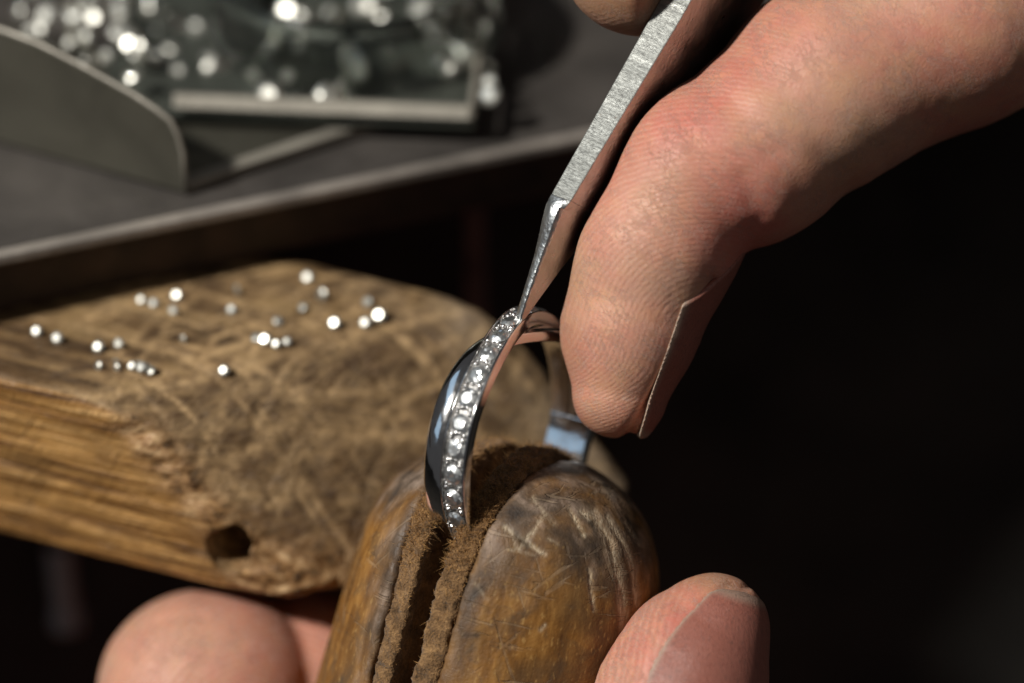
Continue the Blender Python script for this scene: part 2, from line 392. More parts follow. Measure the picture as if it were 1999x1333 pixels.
# ------------------------------------------------------------ setting: floor, wall, bench
def box(name, lo, hi, mat, parent=None, R=None, o=None, bevel=0.0, loc=None, seg=2):
    lo = np.array(lo, float); hi = np.array(hi, float)
    vs = np.array([[(lo, hi)[i][0], (lo, hi)[j][1], (lo, hi)[k][2]] for i in (0, 1) for j in (0, 1) for k in (0, 1)])
    fs = [(0, 1, 3, 2), (4, 6, 7, 5), (0, 4, 5, 1), (2, 3, 7, 6), (0, 2, 6, 4), (1, 5, 7, 3)]
    if R is not None: vs = vs @ np.array(R) + (np.array(o) if o is not None else 0)
    ob = mesh(name, vs, fs, mat, parent, smooth=False, loc=loc)
    if bevel:
        bv = ob.modifiers.new('b', 'BEVEL'); bv.width = bevel; bv.segments = seg; bv.limit_method = 'ANGLE'
    return ob
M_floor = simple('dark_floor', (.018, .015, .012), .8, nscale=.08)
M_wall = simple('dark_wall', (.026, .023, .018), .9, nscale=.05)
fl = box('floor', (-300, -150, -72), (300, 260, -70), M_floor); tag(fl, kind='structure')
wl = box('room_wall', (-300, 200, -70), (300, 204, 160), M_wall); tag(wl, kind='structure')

# bench: slab edge direction
S0 = onz(0, 500, .66); S1 = onz(1150, 265, .66); sd = unit((S1 - S0) * [1, 1, 0]); sn = np.array([-sd[1], sd[0], 0])
R_s = [sd, sn, (0, 0, 1)]; So = S0 * [1, 1, 0]
def steel_sheet_mat(name, col, rough, metal=.85, stain=.5):
    m = NT(name); n = m.noise(1.3, detail=6, dist=.6); f = m.noise(18, detail=4)
    c = m.ramp(n, [(.3, tuple(x * (1 - stain) for x in col)), (.7, col)])
    return m.set(color=c, metal=metal, rough=m.ramp(f, [(.3, rough * .8), (.7, min(1, rough * 1.2))]), normal=m.bump(f, .006))
M_plate = steel_sheet_mat('worn_bench_steel', (.105, .092, .082), .6, .35)
M_edge = steel_sheet_mat('highlight_bench_edge', (.44, .39, .34), .5, .35)  # bevel highlight put into the colour, paler than the top
M_dwood = simple('dark_bench_wood', (.06, .036, .023), .6, 0, 20, .01, .4, 3)
bench = empty('workbench', So + np.array([0, 0, .3]), 'dark workbench with a worn steel sheet top and highlight-coloured front edge behind the wooden pin', 'workbench')
box('steel_top', (-14, .03, .56), (14, 26, .66), M_plate, bench, R_s, So, .03)
box('front_edge', (-14, -.02, .575), (14, .10, .672), M_edge, bench, R_s, So, .025, seg=3)
box('bench_rail', (-14, .22, .0), (14, 1.9, .55), M_dwood, bench, R_s, So, .04)
pb = PW(925, 450, 25.2)
M_post = simple('dull_bench_post', (.30, .17, .14), .6, .2, 8, .01, .4, 5)
box('bench_post', (pb[0] - .08, pb[1] - .15, -9), (pb[0] + .10, pb[1] + .35, .34), M_post, bench, None, None, .02)
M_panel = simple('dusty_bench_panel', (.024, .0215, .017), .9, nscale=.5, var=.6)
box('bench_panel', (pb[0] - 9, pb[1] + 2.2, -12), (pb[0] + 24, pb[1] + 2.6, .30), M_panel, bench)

# apron skin slung below the bench
M_apron = simple('red_leather_apron', (.20, .04, .02), .65, 0, 3, .08, .4, .5)
ap_v, ap_f = [], []
NX, NY = 60, 30
for j in range(NY):
    v = j / (NY - 1)
    for i in range(NX):
        u = i / (NX - 1)
        px = -900 + 3900 * u; top = 1288 - .2 * max(-200, min(px, 500)) - .1 * max(0, px - 500) + 14 * math.sin(px / 170)
        if px > 1200: top = max(960, 1143 - .3 * (px - 1200))
        p = PW(px, top, 33.5); q = p + np.array([0, -9 * v, -3.2 * math.sin(v * 2.2) - .18 * math.sin(u * 21 + v * 4)])
        ap_v.append(q)
for j in range(NY - 1):
    for i in range(NX - 1): a = j * NX + i; ap_f.append((a, a + 1, a + 1 + NX, a + NX))
ap = mesh('leather_apron', ap_v, ap_f, M_apron, None, loc=PW(900, 1200, 33.5)); so = ap.modifiers.new('s', 'SOLIDIFY'); so.thickness = .2
tag(ap, 'dark red leather catch skin hanging in shadow far below the pin', 'leather apron')

# threaded steel bolt under the pin, far left
M_bolt = simple('bolt_steel', (.55, .58, .60), .4, .5)
bp = PW(115, 1065, 26.2); bv_, bf_ = [], []
for k in range(22):
    z = -k * .045; r = .115 + (.022 if k % 2 else 0) + (.03 if k > 17 else 0)
    for a in range(24): t = a / 24 * 2 * math.pi; bv_.append(bp + np.array([r * math.cos(t), r * math.sin(t), z]))
for k in range(21):
    for a in range(24): b2 = (a + 1) % 24; bf_.append((k * 24 + a, k * 24 + b2, (k + 1) * 24 + b2, (k + 1) * 24 + a))
bf_.append(tuple(range(23, -1, -1))[::-1]); bf_.append(tuple(range(21 * 24, 22 * 24)))
bo = mesh('threaded_bolt', bv_, bf_, M_bolt, None, loc=bp)
tag(bo, 'shiny threaded steel bolt hanging below the far left of the wooden pin', 'bolt')

# ------------------------------------------------------------ trays on the bench
ZT = .66
M_scoop = steel_sheet_mat('dull_scoop_steel', (.16, .152, .12), .42, .7, .35)
M_tray = steel_sheet_mat('green_grey_tray', (.12, .13, .11), .45, .6, .3)
M_strip = steel_sheet_mat('pale_tray_rim', (.40, .37, .31), .5, .4, .3)
c0 = onz(366, 372, ZT + .03); cl = onz(0, 272, ZT + .03); cr = onz(735, 250, ZT + .03)
dl = unit((cl - c0) * [1, 1, 0]); dr = unit((cr - c0) * [1, 1, 0])
scoop = empty('gem_scoop', c0, 'dull steel scoop with a tall side wall with rounded corner, full of small clear stones', 'scoop')
def sheet(name, pts, th_dir, th, mat, parent, bevel=.01):
    pts = np.array(pts); n = len(pts); vs = np.concatenate([pts, pts + np.array(th_dir) * th])
    fs = [tuple(range(n))[::-1], tuple(range(n, 2 * n))] + [(i, (i + 1) % n, (i + 1) % n + n, i + n) for i in range(n)]
    o = mesh(name, vs, fs, mat, parent, smooth=False)
    b = o.modifiers.new('b', 'BEVEL'); b.width = bevel; b.segments = 2; b.limit_method = 'ANGLE'
    return o
Lr = np.linalg.norm((cr - c0)[:2]) + .1
sheet('scoop_floor', [c0, c0 + dl * 6, c0 + dl * 6 + dr * Lr, c0 + dr * Lr], (0, 0, 1), .04, M_scoop, scoop)
prof = [(.0, 0), (.0, .40), (.03, .56), (.10, .70), (.22, .77), (.42, .86), (.9, 1.02), (1.3, 1.13), (1.6, 1.17), (6, 1.45), (6, 0)]
wn = np.array([-dl[1], dl[0], 0]); wn = wn if wn @ dr > 0 else -wn
sheet('side_wall', [c0 + dl * a + np.array([0, 0, h * .92]) for a, h in prof], -wn, .04, M_scoop, scoop)
sheet('folded_lip', [c0 - dl * .02, c0 + dl * .13, c0 + dl * .13 + dr * Lr, c0 - dl * .02 + dr * Lr], (0, 0, 1), .075, M_strip, scoop)
def tube(name, pts, rad, mat, parent, n=10):
    pts = [np.array(p, float) for p in pts]; vs, fs = [], []
    for i, p in enumerate(pts):
        t = unit(pts[min(i + 1, len(pts) - 1)] - pts[max(i - 1, 0)]); u = unit(np.cross(t, [.3, .2, .93])); v = np.cross(t, u)
        for a in range(n): q = a / n * 2 * math.pi; vs.append(p + (u * math.cos(q) + v * math.sin(q)) * rad)
    for i in range(len(pts) - 1):
        for a in range(n): fs.append((i * n + a, i * n + (a + 1) % n, (i + 1) * n + (a + 1) % n, (i + 1) * n + a))
    fs.append(tuple(range(n))[::-1]); fs.append(tuple(range(len(pts) * n - n, len(pts) * n)))
    return mesh(name, vs, fs, mat, parent)
tube('rim_highlight', [c0 + dl * a - wn * .02 + np.array([0, 0, h * .92]) for a, h in prof[:-1]], .024, M_strip, scoop)  # pale bead added along the wall top as its bevel highlight
# second tray: pale front rim, grey floor, clear cover over its right end
t0 = onz(455, 215, ZT + .30); t1 = onz(925, 235, ZT + .28); td = unit((t1 - t0) * [1, 1, 0]); tn = np.array([-td[1], td[0], 0])
Lt = np.linalg.norm((t1 - t0)[:2])
tray = empty('stone_tray', t0 * [1, 1, 0] + [0, 0, ZT], 'shallow grey tray with a pale front rim, clear stones spread on it, behind the scoop', 'tray')
sheet('tray_floor', [t0 - td * 1.2 + tn * .05 - [0, 0, .12], t1 + tn * .05 - [0, 0, .12], t1 + tn * 7 - [0, 0, .12], t0 - td * 1.2 + tn * 7 - [0, 0, .12]], (0, 0, 1), .05, M_tray, tray)
sheet('front_rim', [t0 - td * .5, t1, t1 + [0, 0, .09] + tn * .06, t0 - td * .5 + [0, 0, .09] + tn * .06], tn, .05, M_strip, tray)
sheet('end_rim', [t1, t1 + tn * 7, t1 + tn * 7 + [0, 0, .12], t1 + [0, 0, .12]], -td, .05, M_strip, tray)
M_clear = NT('clear_plastic').set(color=(.93, .97, .93), rough=.12, trans=1.0, ior=1.35)
for k in (.5, 6.5): box('tray_foot', (t0[0] + k * .3, t0[1] + .6 + k * .6, ZT + .002), (t0[0] + k * .3 + .5, t0[1] + 1.1 + k * .6, t0[2] - .12), M_tray, tray)
cvr = empty('clear_cover', t1 + tn * .1, 'clear plastic lid with sparkling rim standing at the right end of the stone tray', 'lid')
lid_pts = []
def lid(r, z): return [(r * math.cos(a) , r * math.sin(a), z) for a in np.linspace(0, 2 * math.pi, 41)[:-1]]
lp = np.array(lid(1.25, 0) + lid(1.22, .62) + lid(1.17, .66) + lid(1.10, .62) + lid(1.13, .03))
lpos = t1 - td * 1.15 + tn * 1.6; lp = lp + lpos - [0, 0, .03]
lf = [(k * 40 + i, k * 40 + (i + 1) % 40, (k + 1) * 40 + (i + 1) % 40, (k + 1) * 40 + i) for k in range(4) for i in range(40)]
cvr.location = tuple(lpos)
mesh('lid_wall', lp, lf, M_clear, cvr)

# ------------------------------------------------------------ gems
def gem_mesh(name):
    vs = []; R = .5
    def ringv(n, r, z, off=0): return [(r * math.cos((i + off) * 2 * math.pi / n), r * math.sin((i + off) * 2 * math.pi / n), z) for i in range(n)]
    tb = ringv(8, .28, .16); cr_ = ringv(8, .41, .085, .5); g1 = ringv(16, .5, .012); g2 = ringv(16, .5, -.012); pv = ringv(8, .24, -.22, .5); cu = [(0, 0, -.43)]
    vs = tb + cr_ + g1 + g2 + pv + cu; T, K, G, H, P, Q = 0, 8, 16, 32, 48, 56; f = [tuple(range(8))]
    for i in range(8):
        j = (i + 1) % 8
        f.append((T + i, K + i, T + j))
        f.append((T + i, K + (i - 1) % 8, G + 2 * i, K + i))
        f.append((K + i, G + 2 * i, G + 2 * i + 1)); f.append((K + i, G + 2 * i + 1, G + (2 * i + 2) % 16))
        f.append((H + 2 * i, P + i, H + 2 * i + 1)); f.append((H + 2 * i + 1, P + i, H + (2 * i + 2) % 16))
        f.append((P + i, P + (i + 1) % 8, H + (2 * i + 2) % 16)); f.append((P + i, Q, P + (i + 1) % 8))
    for i in range(16): j = (i + 1) % 16; f.append((G + i, H + i, H + j, G + j))
    me = bpy.data.meshes.new(name); me.from_pydata(vs, [], f)
    import bmesh
    bm = bmesh.new(); bm.from_mesh(me); bmesh.ops.recalc_face_normals(bm, faces=bm.faces); bm.to_mesh(me); bm.free()
    me.materials.append(M_gem); return me
GEM = gem_mesh('round_brilliant'); GEMR = gem_mesh('ring_brilliant'); GEMR.materials[0] = M_sparkle
Lw = unit(Wd(KEYV)); Vw = -FW; HALF = unit(Lw + Vw)
def place_gem(name, loc, size, normal, parent=None, spin=None):
    o = bpy.data.objects.new(name, GEMR if name == 'diamond' else GEM); C.objects.link(o)
    q = Vector(unit(normal)).to_track_quat('Z', 'Y'); m4 = q.to_matrix().to_4x4() @ Matrix.Rotation(spin if spin is not None else random.random() * 6, 4, 'Z')
    o.rotation_euler = m4.to_euler(); o.scale = (size,) * 3
    if parent is not None: o.parent = parent; o.location = tuple(np.array(loc) - np.array(parent.location))
    else: o.location = tuple(loc)
    return o
def f_pin(x, y, z):
    s = .436 * x - .9 * y
    left = (x + 3.96) * E2[0] + (y - .347) * E2[1]
    right = (x + 1.47) * .381 + (y - 2.13) * .925
    slope = (z + 1.6 * (s + 1.33)) / 1.887
    top = z
    f = smax(top, slope, .38)
    f = smax(f, right, .42); f = smax(f, left, .10)
    f = smax(f, -1.63 - z, .14); f = np.maximum(f, -8.5 - x)
    f = smax(f, s + .30, .12)
    hx = x + 2.22; hy = y + .30; hz = z + 1.20
    u = hx * E1[0] + hy * E1[1]; dep = hx * E2[0] + hy * E2[1]
    cyl = np.maximum(np.sqrt(u * u * 1.0 + hz * hz * .62) - .17, np.abs(dep) - .45)
    return smax(f, -cyl, .03)
G1 = 'loose clear stones scattered on the wooden pin'
LOOSE = [
 (72, 653, .15, 1, 'round clear stone at the far left of the pin, leftmost of all'),
 (112, 667, .16, 1, 'bright round clear stone second from the left edge of the pin'),
 (192, 684, .16, 1, 'bright clear stone left of a paler one near the pin\'s left end'),
 (232, 677, .14, 0, 'paler clear stone just right of the bright pair\'s left stone, left end of pin'),
 (357, 668, .12, 0, 'dim lone clear stone between the left stones and the middle cluster'),
 (192, 720, .12, 1, 'small clear stone leftmost of the row near the pin\'s front edge'),
 (228, 712, .11, 0, 'dim small stone above the row near the pin\'s front edge'),
 (228, 723, .10, 0, 'dim small stone second in the row near the pin\'s front edge'),
 (258, 720, .13, 1, 'clear stone at the left of the tight front cluster on the pin'),
 (270, 716, .11, 0, 'dim stone at the back of the tight front cluster on the pin'),
 (276, 724, .15, 1, 'brightest stone in the middle of the tight front cluster on the pin'),
 (286, 722, .12, 1, 'clear stone right of the middle in the tight front cluster'),
 (295, 729, .13, 1, 'clear stone ending the tight front cluster on its right'),
 (437, 730, .15, 1, 'lone tilted clear stone at the front, right of the tight cluster'),
 (500, 664, .13, 0, 'clear stone at the left of the middle group of four'),
 (517, 670, .17, 2, 'brightest clear stone of the middle group of four'),
 (539, 677, .13, 1, 'third clear stone of the middle group, slightly in front'),
 (560, 672, .12, 1, 'right clear stone of the middle group of four'),
 (452, 610, .14, 0, 'dim clear stone behind the middle group, toward the bench'),
 (300, 598, .14, 0, 'clear stone near the bench shadow, right one of a dim pair'),
 (276, 591, .13, 0, 'clear stone near the bench shadow, left one of a dim pair'),
 (338, 612, .13, 0, 'faint clear stone right of the dim pair near the bench'),
 (544, 632, .13, 0, 'faint clear stone just behind the middle group of four'),
 (590, 605, .13, 0, 'faint clear stone left of the upper bright disc on the pin'),
 (628, 582, .17, 1, 'round clear stone highest on the open part of the pin'),
 (653, 638, .17, 2, 'bright clear stone between the middle group and the right pair'),
 (713, 637, .16, 1, 'left and lower clear stone of the bright pair at the right'),
 (740, 624, .19, 3, 'brightest clear stone of all, right of the pair on the pin'),
 (717, 596, .15, 0, 'dim clear stone behind the bright pair at the right'),
 (345, 583, .15, 0, 'faint clear stone in the bench shadow at the back of the pin'),
 (600, 548, .16, 0, 'faint clear stone at the very back of the pin by the bench'),
 (462, 572, .14, 0, 'faint clear stone in shadow at the back centre of the pin'),
]
for (px, py, s, br, lb) in LOOSE:
    j = {0: .32, 1: .19, 2: .09, 3: .03}[br]
    dr_ = W(V(px, py, 1.0)) - CAM; t_ = 21.0
    for _i in range(60): q_ = CAM + dr_ * t_; t_ += float(f_pin(q_[0], q_[1], q_[2])) * .8
    p = CAM + dr_ * t_ + np.array([0, 0, .32 * s * .74]); n = HALF + rng.normal(0, j, 3)
    o = place_gem('loose_stone', p, s * .64, n, spin=0.39 + rng.normal(0, .2)); tag(o, lb, 'gemstone', G1)
G2 = 'clear stones heaped in the scoop and tray'
heap = [(35, 22), (150, 48), (165, 20), (205, 112), (250, 75), (268, 100), (235, 60), (330, 105), (345, 85), (300, 120), (420, 138), (405, 120), (500, 150), (515, 165), (470, 92), (455, 80), (640, 186), (700, 140), (525, 185), (575, 60), (590, 40), (660, 75), (760, 60), (780, 90), (740, 30), (860, 115), (875, 130), (955, 185), (960, 30), (900, 40), (930, 60), (90, 30), (60, 60), (380, 60), (560, 20), (640, 20), (710, 10), (820, 20)]
for _ in range(70):
    u = random.random()
    heap.append((random.uniform(60, 560), random.uniform(-40, 150)) if u < .6 else (random.uniform(540, 960), random.uniform(-60, 170)))
for i, (px, py) in enumerate(heap):
    inb = px < 540 and py > 100 - .0 * px
    z = ZT + (.16 if px < 560 else .32) + random.uniform(0, .10)
    if px < 300: z = ZT + .45
    p = onz(px, py, z); first = i < 38
    o = place_gem('heaped_stone', p, random.uniform(.13, .22) * (1 if first else .8), HALF + rng.normal(0, .32 if first else .6, 3), spin=.39)
    tag(o, {0: 'big blurred clear stone glinting at the very top left corner, in the scoop', 1: 'blurred bright clear stone in the scoop, second from the top left corner', 3: 'blurred clear stone just above the sloping rim of the scoop wall',
            16: 'blurred clear stone sitting against the pale front rim of the tray', 17: 'lone dim clear stone on the tray floor behind the pale front rim', 27: 'blurred clear stone at the right end of the tray beside the clear lid'}.get(i, 'small clear faceted stone heaped in the blurred scoop and tray on the bench'), 'gemstone', G2)

# ------------------------------------------------------------ bench pin
A0 = np.array([-3.96, .347, 0])
P, Q = nets(f_pin, (-9, -1.2, -1.9), (2.2, 5.4, .25), .026)
g, _ = grad(f_pin, P, .01); Nn = g / np.linalg.norm(g, axis=1)[:, None]
loc = np.stack([P @ E1, P @ E2, P[:, 2]], -1)
side = sst(.55, .85, Nn @ E2)
s_ = .436 * P[:, 0] - .9 * P[:, 1]
leftd = (P[:, 0] + 3.96) * E2[0] + (P[:, 1] - .347) * E2[1]
edge = np.exp(-(leftd / .13) ** 2) * sst(-1.45, -1.2, s_) * (Nn[:, 2] > -.3) * sst(-1.5, -.9, loc[:, 2] + 1.6 * (s_ + 1.33) * 0 + .0 * s_ + 0) 
slope_d = np.abs(P[:, 2] + 1.6 * (s_ + 1.33)) / 1.887
edge = np.exp(-(leftd / .14) ** 2) * np.exp(-(slope_d / .17) ** 2) * sst(-1.5, -1.2, s_)
hole = np.exp(-(((P - [-2.22, -.30, -1.20]) ** 2).sum(1) / .045))
nose = sst(-1.0, -1.35, P[:, 2]) * np.exp(-(leftd / .5) ** 2) * sst(-2.35, -2.05, P[:, 0])
ragged0 = np.clip(edge * 1.1 + hole * .8 + nose * .9, 0, 1)
ragged = ragged0 * (1 - .8 * np.exp(-(((P - [-2.22, -.30, -1.20]) ** 2).sum(1) / .06)))
disp = side * (.016 * noise(loc, (.7, 2, 11), 3) + .008 * noise(loc, (1.5, 2, 26), 4)) \
     + (1 - side) * (.012 * fbm(loc, (.9, 1.6, 1.6), 5, 2) + .005 * fbm(P, 8, 6, 2)) \
     + ragged * (.045 * fbm(loc, (2.2, 5, 8), 8, 3) - .012 + .012 * fbm(loc, (9, 14, 26), 9, 2))
# saw and file cuts as real grooves in the sloped face
for k in range(46):
    a = rng.uniform(-.9, 1.1); c = np.array([rng.uniform(-3.2, .7), rng.uniform(-.3, 1.7)]); dvec = np.array([math.cos(a), math.sin(a)])
    r = P[:, :2] - c; t = r @ dvec; q = r @ np.array([-dvec[1], dvec[0]])
    L = rng.uniform(.25, .8); ww = rng.uniform(.015, .035)
    disp -= (1 - side) * rng.uniform(.004, .012) * np.exp(-(q / ww) ** 2) * sst(L, L * .8, np.abs(t))
cut = np.zeros(len(P)); stain = np.zeros(len(P))
top_i = np.nonzero((side < .5) & (Nn[:, 2] > -.2) & (P[:, 0] > -5))[0]; T2 = P[top_i, :2] + .008 * np.stack([noise(P[top_i], 2.5, 90), noise(P[top_i], 2.5, 91)], -1)
for k in range(330):
    fam = rng.random(); a = (rng.normal(.48, .09) if fam < .55 else rng.normal(-.42, .08) if fam < .80 else rng.normal(1.15, .12))
    c = np.array([rng.uniform(-3.4, 1.2), rng.uniform(-.5, 1.9)]); dvec = np.array([math.cos(a), math.sin(a)])
    q_ = T2 - c; t = q_ @ dvec; q = q_ @ np.array([-dvec[1], dvec[0]]) + .04 * t * t; L = rng.uniform(.12, .85) * (1.5 if k % 9 == 0 else 1); ww = rng.uniform(.015, .044) * (1.5 if k % 11 == 0 else 1)
    e = np.exp(-(q / ww) ** 2) * sst(L, L * .5, np.abs(t)) * rng.uniform(.35, 1)
    if k % 4 == 3: stain[top_i] = np.maximum(stain[top_i], e); disp[top_i] -= .008 * e
    else: cut[top_i] = np.maximum(cut[top_i], e); disp[top_i] -= .004 * e
P2 = P + Nn * disp[:, None]
pale = np.exp(-(((P[:, 0] + 1.47) * .381 + (P[:, 1] - 2.13) * .925) / .45) ** 2) * sst(-1.6, .2, P[:, 0]) * (.55 + .45 * fbm(P, 2.5, 11))
pin = empty('bench_pin', (-4.0, 1.2, -1.63), 'worn wooden bench pin with cut-scarred top, golden side grain and a drilled hole', 'bench pin')
mesh('pin_block', P2, Q, M_pin, pin, attrs=dict(side=side, ragged=ragged, cut=cut, stain=stain, flat=sst(-1.25, -1.6, s_), pale=np.clip(pale, 0, 1)))
M_plug = simple('grey_plug', (.16, .155, .13), .7, .2, 20, .02, .3, 12)
hc = np.array([-2.22, -.30, -1.20]) - E2 * .42
pv_ = []; pf_ = []
for k, (r, d) in enumerate(((0, .05), (.07, .045), (.115, .02), (.17, -.06), (.17, -.25))):
    for a in range(20):
        t = a / 20 * 2 * math.pi; rr = r * (1 + .12 * math.sin(3 * t + k)); pv_.append(hc + E1 * rr * math.cos(t) + np.array([0, 0, 1]) * rr * .85 * math.sin(t) + E2 * d)
for k in range(4):
    for a in range(20): pf_.append((k * 20 + a, k * 20 + (a + 1) % 20, (k + 1) * 20 + (a + 1) % 20, (k + 1) * 20 + a))
mesh('hole_plug', pv_, pf_, M_plug, pin)

# ------------------------------------------------------------ ring frame and clamp frame (camera-frame vectors, then world)
rV = unit((.115, .97, -.215)); rH = np.array([.53, .195, .825]); rH = unit(rH - rV * (rH @ rV)); rA = np.cross(rH, rV)
if rA[0] < 0: rA = -rA
rC = V(1000, 852, 21.45)
rVw, rHw, rAw, rCw = Wd(rV), Wd(rH), Wd(rA), W(rC)
kV = unit((.22, .95, -.16)); kH = np.array([.45, .184, .872]); kH = unit(kH - kV * (kH @ kV)); kA = np.cross(kH, kV)
if kA[0] < 0: kA = -kA
kT = V(1048, 884, 21.62)                        # apex of the clamp dome
kVw, kHw, kAw, kTw = Wd(kV), Wd(kH), Wd(kA), W(kT)
M_jaw = jaw_mat(kAw, kHw, kVw)
SLOT = -.17
def dome(a, h, v, grow=0.0):
    t = -v
    T0 = 1.25
    q = np.clip((T0 - t) / T0, 0, None)
    rad = np.sqrt((np.abs(a) / 1.20) ** 2 + (np.abs(h) / 1.12) ** 2 + 1e-9)
    wid = 1 + .05 * np.clip(t - 1.0, 0, 3)
    rr = rad / wid
    f = (rr ** 2.5 + q ** 2.5) ** (1 / 2.5) - 1
    return f * 1.12 - grow
def gapw(v): return .30 + .02 * np.exp(-(v / .5) ** 2) + .015 * v
def f_jaw(sgn):
    def f(x, y, z):
        a, h, v = x, y, z
        d = dome(a, h, v)
        inner = sgn * (SLOT - a) + gapw(v)
        g = smax(d, inner, .07)
        return smax(g, -5.2 - v, .3)
    return f
def f_pad(sgn, th):
    def f(x, y, z):
        a, h, v = x, y, z
        lift = .035 * np.exp(-(v / .6) ** 2)
        d = dome(a, h, v, -.035 + lift + (.05 * np.exp(-((h + .2) / .5) ** 2) * np.exp(-(v / .35) ** 2) if sgn > 0 else 0))
        off = sgn * (a - SLOT); o = gapw(v)
        sl = np.maximum(off - o - .004, (o - th) - off)
        g = smax(d, sl, .05)
        return smax(g, -5.0 - v, .1)
    return f
def toW(P): return kTw + P[:, 0:1] * kAw + P[:, 1:2] * kHw + P[:, 2:3] * kVw
def proj(Pw):
    c = VC(Pw); return c[:, 0] / c[:, 2] * FOC + 999.5, 666.5 - c[:, 1] / c[:, 2] * FOC
clamp = empty('ring_clamp', kTw - kVw * 5.2, 'worn brown wooden ring clamp with two leather-lined jaws gripping the ring', 'ring clamp')
GOUGES = [([(985, 1030), (1030, 1058), (1062, 1082)], 5, .8), ([(1056, 1012), (1040, 1040), (1014, 1070)], 5, .8), ([(1114, 994), (1128, 1018), (1141, 1046)], 4.5, 1),
          ([(1040, 972), (1060, 1000), (1082, 1022)], 5, .5), ([(1140, 1000), (1178, 1035), (1198, 1080), (1212, 1150), (1218, 1225)], 8, .9), ([(1160, 1000), (1190, 1045), (1200, 1075)], 7, .8),
          ([(1184, 1008), (1212, 1052), (1236, 1110), (1244, 1180)], 5.5, .9), ([(1150, 1112), (1154, 1150), (1160, 1190)], 4.5, 1), ([(1054, 1230), (1063, 1220)], 3.5, .8),
          ([(1005, 1052), (1008, 1072)], 3, .5), ([(928, 1140), (950, 1168)], 4, .4), ([(990, 1072), (1045, 1083)], 3, .45), ([(1215, 1015), (1250, 1065)], 3.5, .5), ([(1090, 1062), (1070, 1052)], 3, .5)]
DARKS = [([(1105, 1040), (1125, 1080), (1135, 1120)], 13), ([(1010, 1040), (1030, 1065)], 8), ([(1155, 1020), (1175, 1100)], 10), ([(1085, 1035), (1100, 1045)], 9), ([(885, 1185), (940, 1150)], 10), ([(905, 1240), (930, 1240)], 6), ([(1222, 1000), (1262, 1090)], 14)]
for sgn in (-1, 1):
    f = f_jaw(sgn)
    lo = (-1.75, -1.6, -5.4) if sgn < 0 else (SLOT, -1.6, -5.4); hi = (SLOT, 1.6, .2) if sgn < 0 else (1.75, 1.6, .2)
    P, Q = nets(f, lo, hi, .013 if sgn > 0 else .022)
    if sgn > 0 or True:
        g, _ = grad(f, P, .01); N_ = g / np.linalg.norm(g, axis=1)[:, None]
    Pw = toW(P); X, Y = proj(Pw); Nw = N_[:, 0:1] * kAw + N_[:, 1:2] * kHw + N_[:, 2:3] * kVw
    facing = (Nw @ (-FW)) > .05
    inner = sgn * (SLOT - P[:, 0]) + gapw(P[:, 2]); outer = -dome(P[:, 0], P[:, 1], P[:, 2])
    edge = np.exp(-(inner / .07) ** 2) * np.exp(-(outer / .09) ** 2)
    d = .006 * fbm(P, (3, 3, 1.0), 21, 2) + .0015 * fbm(P, 11, 22) + edge * (.014 * fbm(P, 14, 23) - .010)
    gouge = np.zeros(len(P)); dark = np.zeros(len(P))
    if sgn > 0:
        wob = 2.5 * noise(P, 14, 31)
        for pts, wd, st in GOUGES:
            dd = polydist(X + wob, Y, pts); e = np.exp(-(dd / wd) ** 2) * facing; gouge = np.maximum(gouge, e * st * (.7 + .3 * noise(P, (30, 30, 5), 5))); d -= .013 * e * st
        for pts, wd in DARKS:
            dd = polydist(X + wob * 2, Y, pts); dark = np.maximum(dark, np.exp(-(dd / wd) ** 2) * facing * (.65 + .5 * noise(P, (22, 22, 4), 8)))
    grey = np.exp(-(inner / .20) ** 2) * sst(-3.6, -.6, P[:, 2]) + sst(-.95, -.25, P[:, 2] + .18 * fbm(P, 2.3, 40)) * .95
    grey = np.clip(grey, 0, 1)
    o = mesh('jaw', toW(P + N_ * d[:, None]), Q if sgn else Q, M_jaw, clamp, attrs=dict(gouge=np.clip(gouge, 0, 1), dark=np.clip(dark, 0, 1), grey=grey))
    th = .205 if sgn > 0 else .175
    f2 = f_pad(sgn, th); P, Q = nets(f2, (-.9, -1.6, -5.2), (.6, 1.6, .25), .022)
    g, _ = grad(f2, P, .01); N_ = g / np.maximum(np.linalg.norm(g, axis=1), .2)[:, None]
    outer = -dome(P[:, 0], P[:, 1], P[:, 2])
    d = .014 * fbm(P, 8, 51 + sgn, 3) + .018 * fbm(P, 24, 52 + sgn, 2)
    mesh('leather_pad', toW(P + N_ * d[:, None]), Q, M_leather, clamp)
    # loose suede fibres along the pad rim, thickest by the ring
    sel = np.nonzero((outer < .06) & (P[:, 2] > -2.2) & (N_[:, 0] * 0 + P[:, 2] > -2.5))[0]
    wgt = np.exp(P[sel, 2] * 1.1) + 4 * np.exp(-(((P[sel] - [SLOT + sgn * .1, -.85, -.55]) ** 2).sum(1) / .08)); wgt /= wgt.sum()
    pick = rng.choice(sel, 7000 if sgn > 0 else 5000, p=wgt)
    fv, ff = [], []
    for i in pick:
        p0 = P[i] + N_[i] * d[i]; dv = unit(N_[i] + rng.normal(0, .65, 3)); L = rng.uniform(.012, .036) * (1.3 if P[i, 2] > -.8 else .8); sdv = unit(np.cross(dv, rng.normal(0, 1, 3))) * rng.uniform(.0012, .0024)
        bend = rng.normal(0, .8, 3) * L; b = len(fv)
        fv += [p0 - sdv, p0 + sdv, p0 + dv * L * .55 + bend * .3 + sdv * .7, p0 + dv * L * .55 + bend * .3 - sdv * .7, p0 + dv * L + bend]
        ff += [(b, b + 1, b + 2, b + 3), (b + 3, b + 2, b + 4)]
    fz = mesh('suede_fuzz', toW(np.array(fv)), ff, M_fuzz, clamp, smooth=False); fz['kind'] = 'stuff'

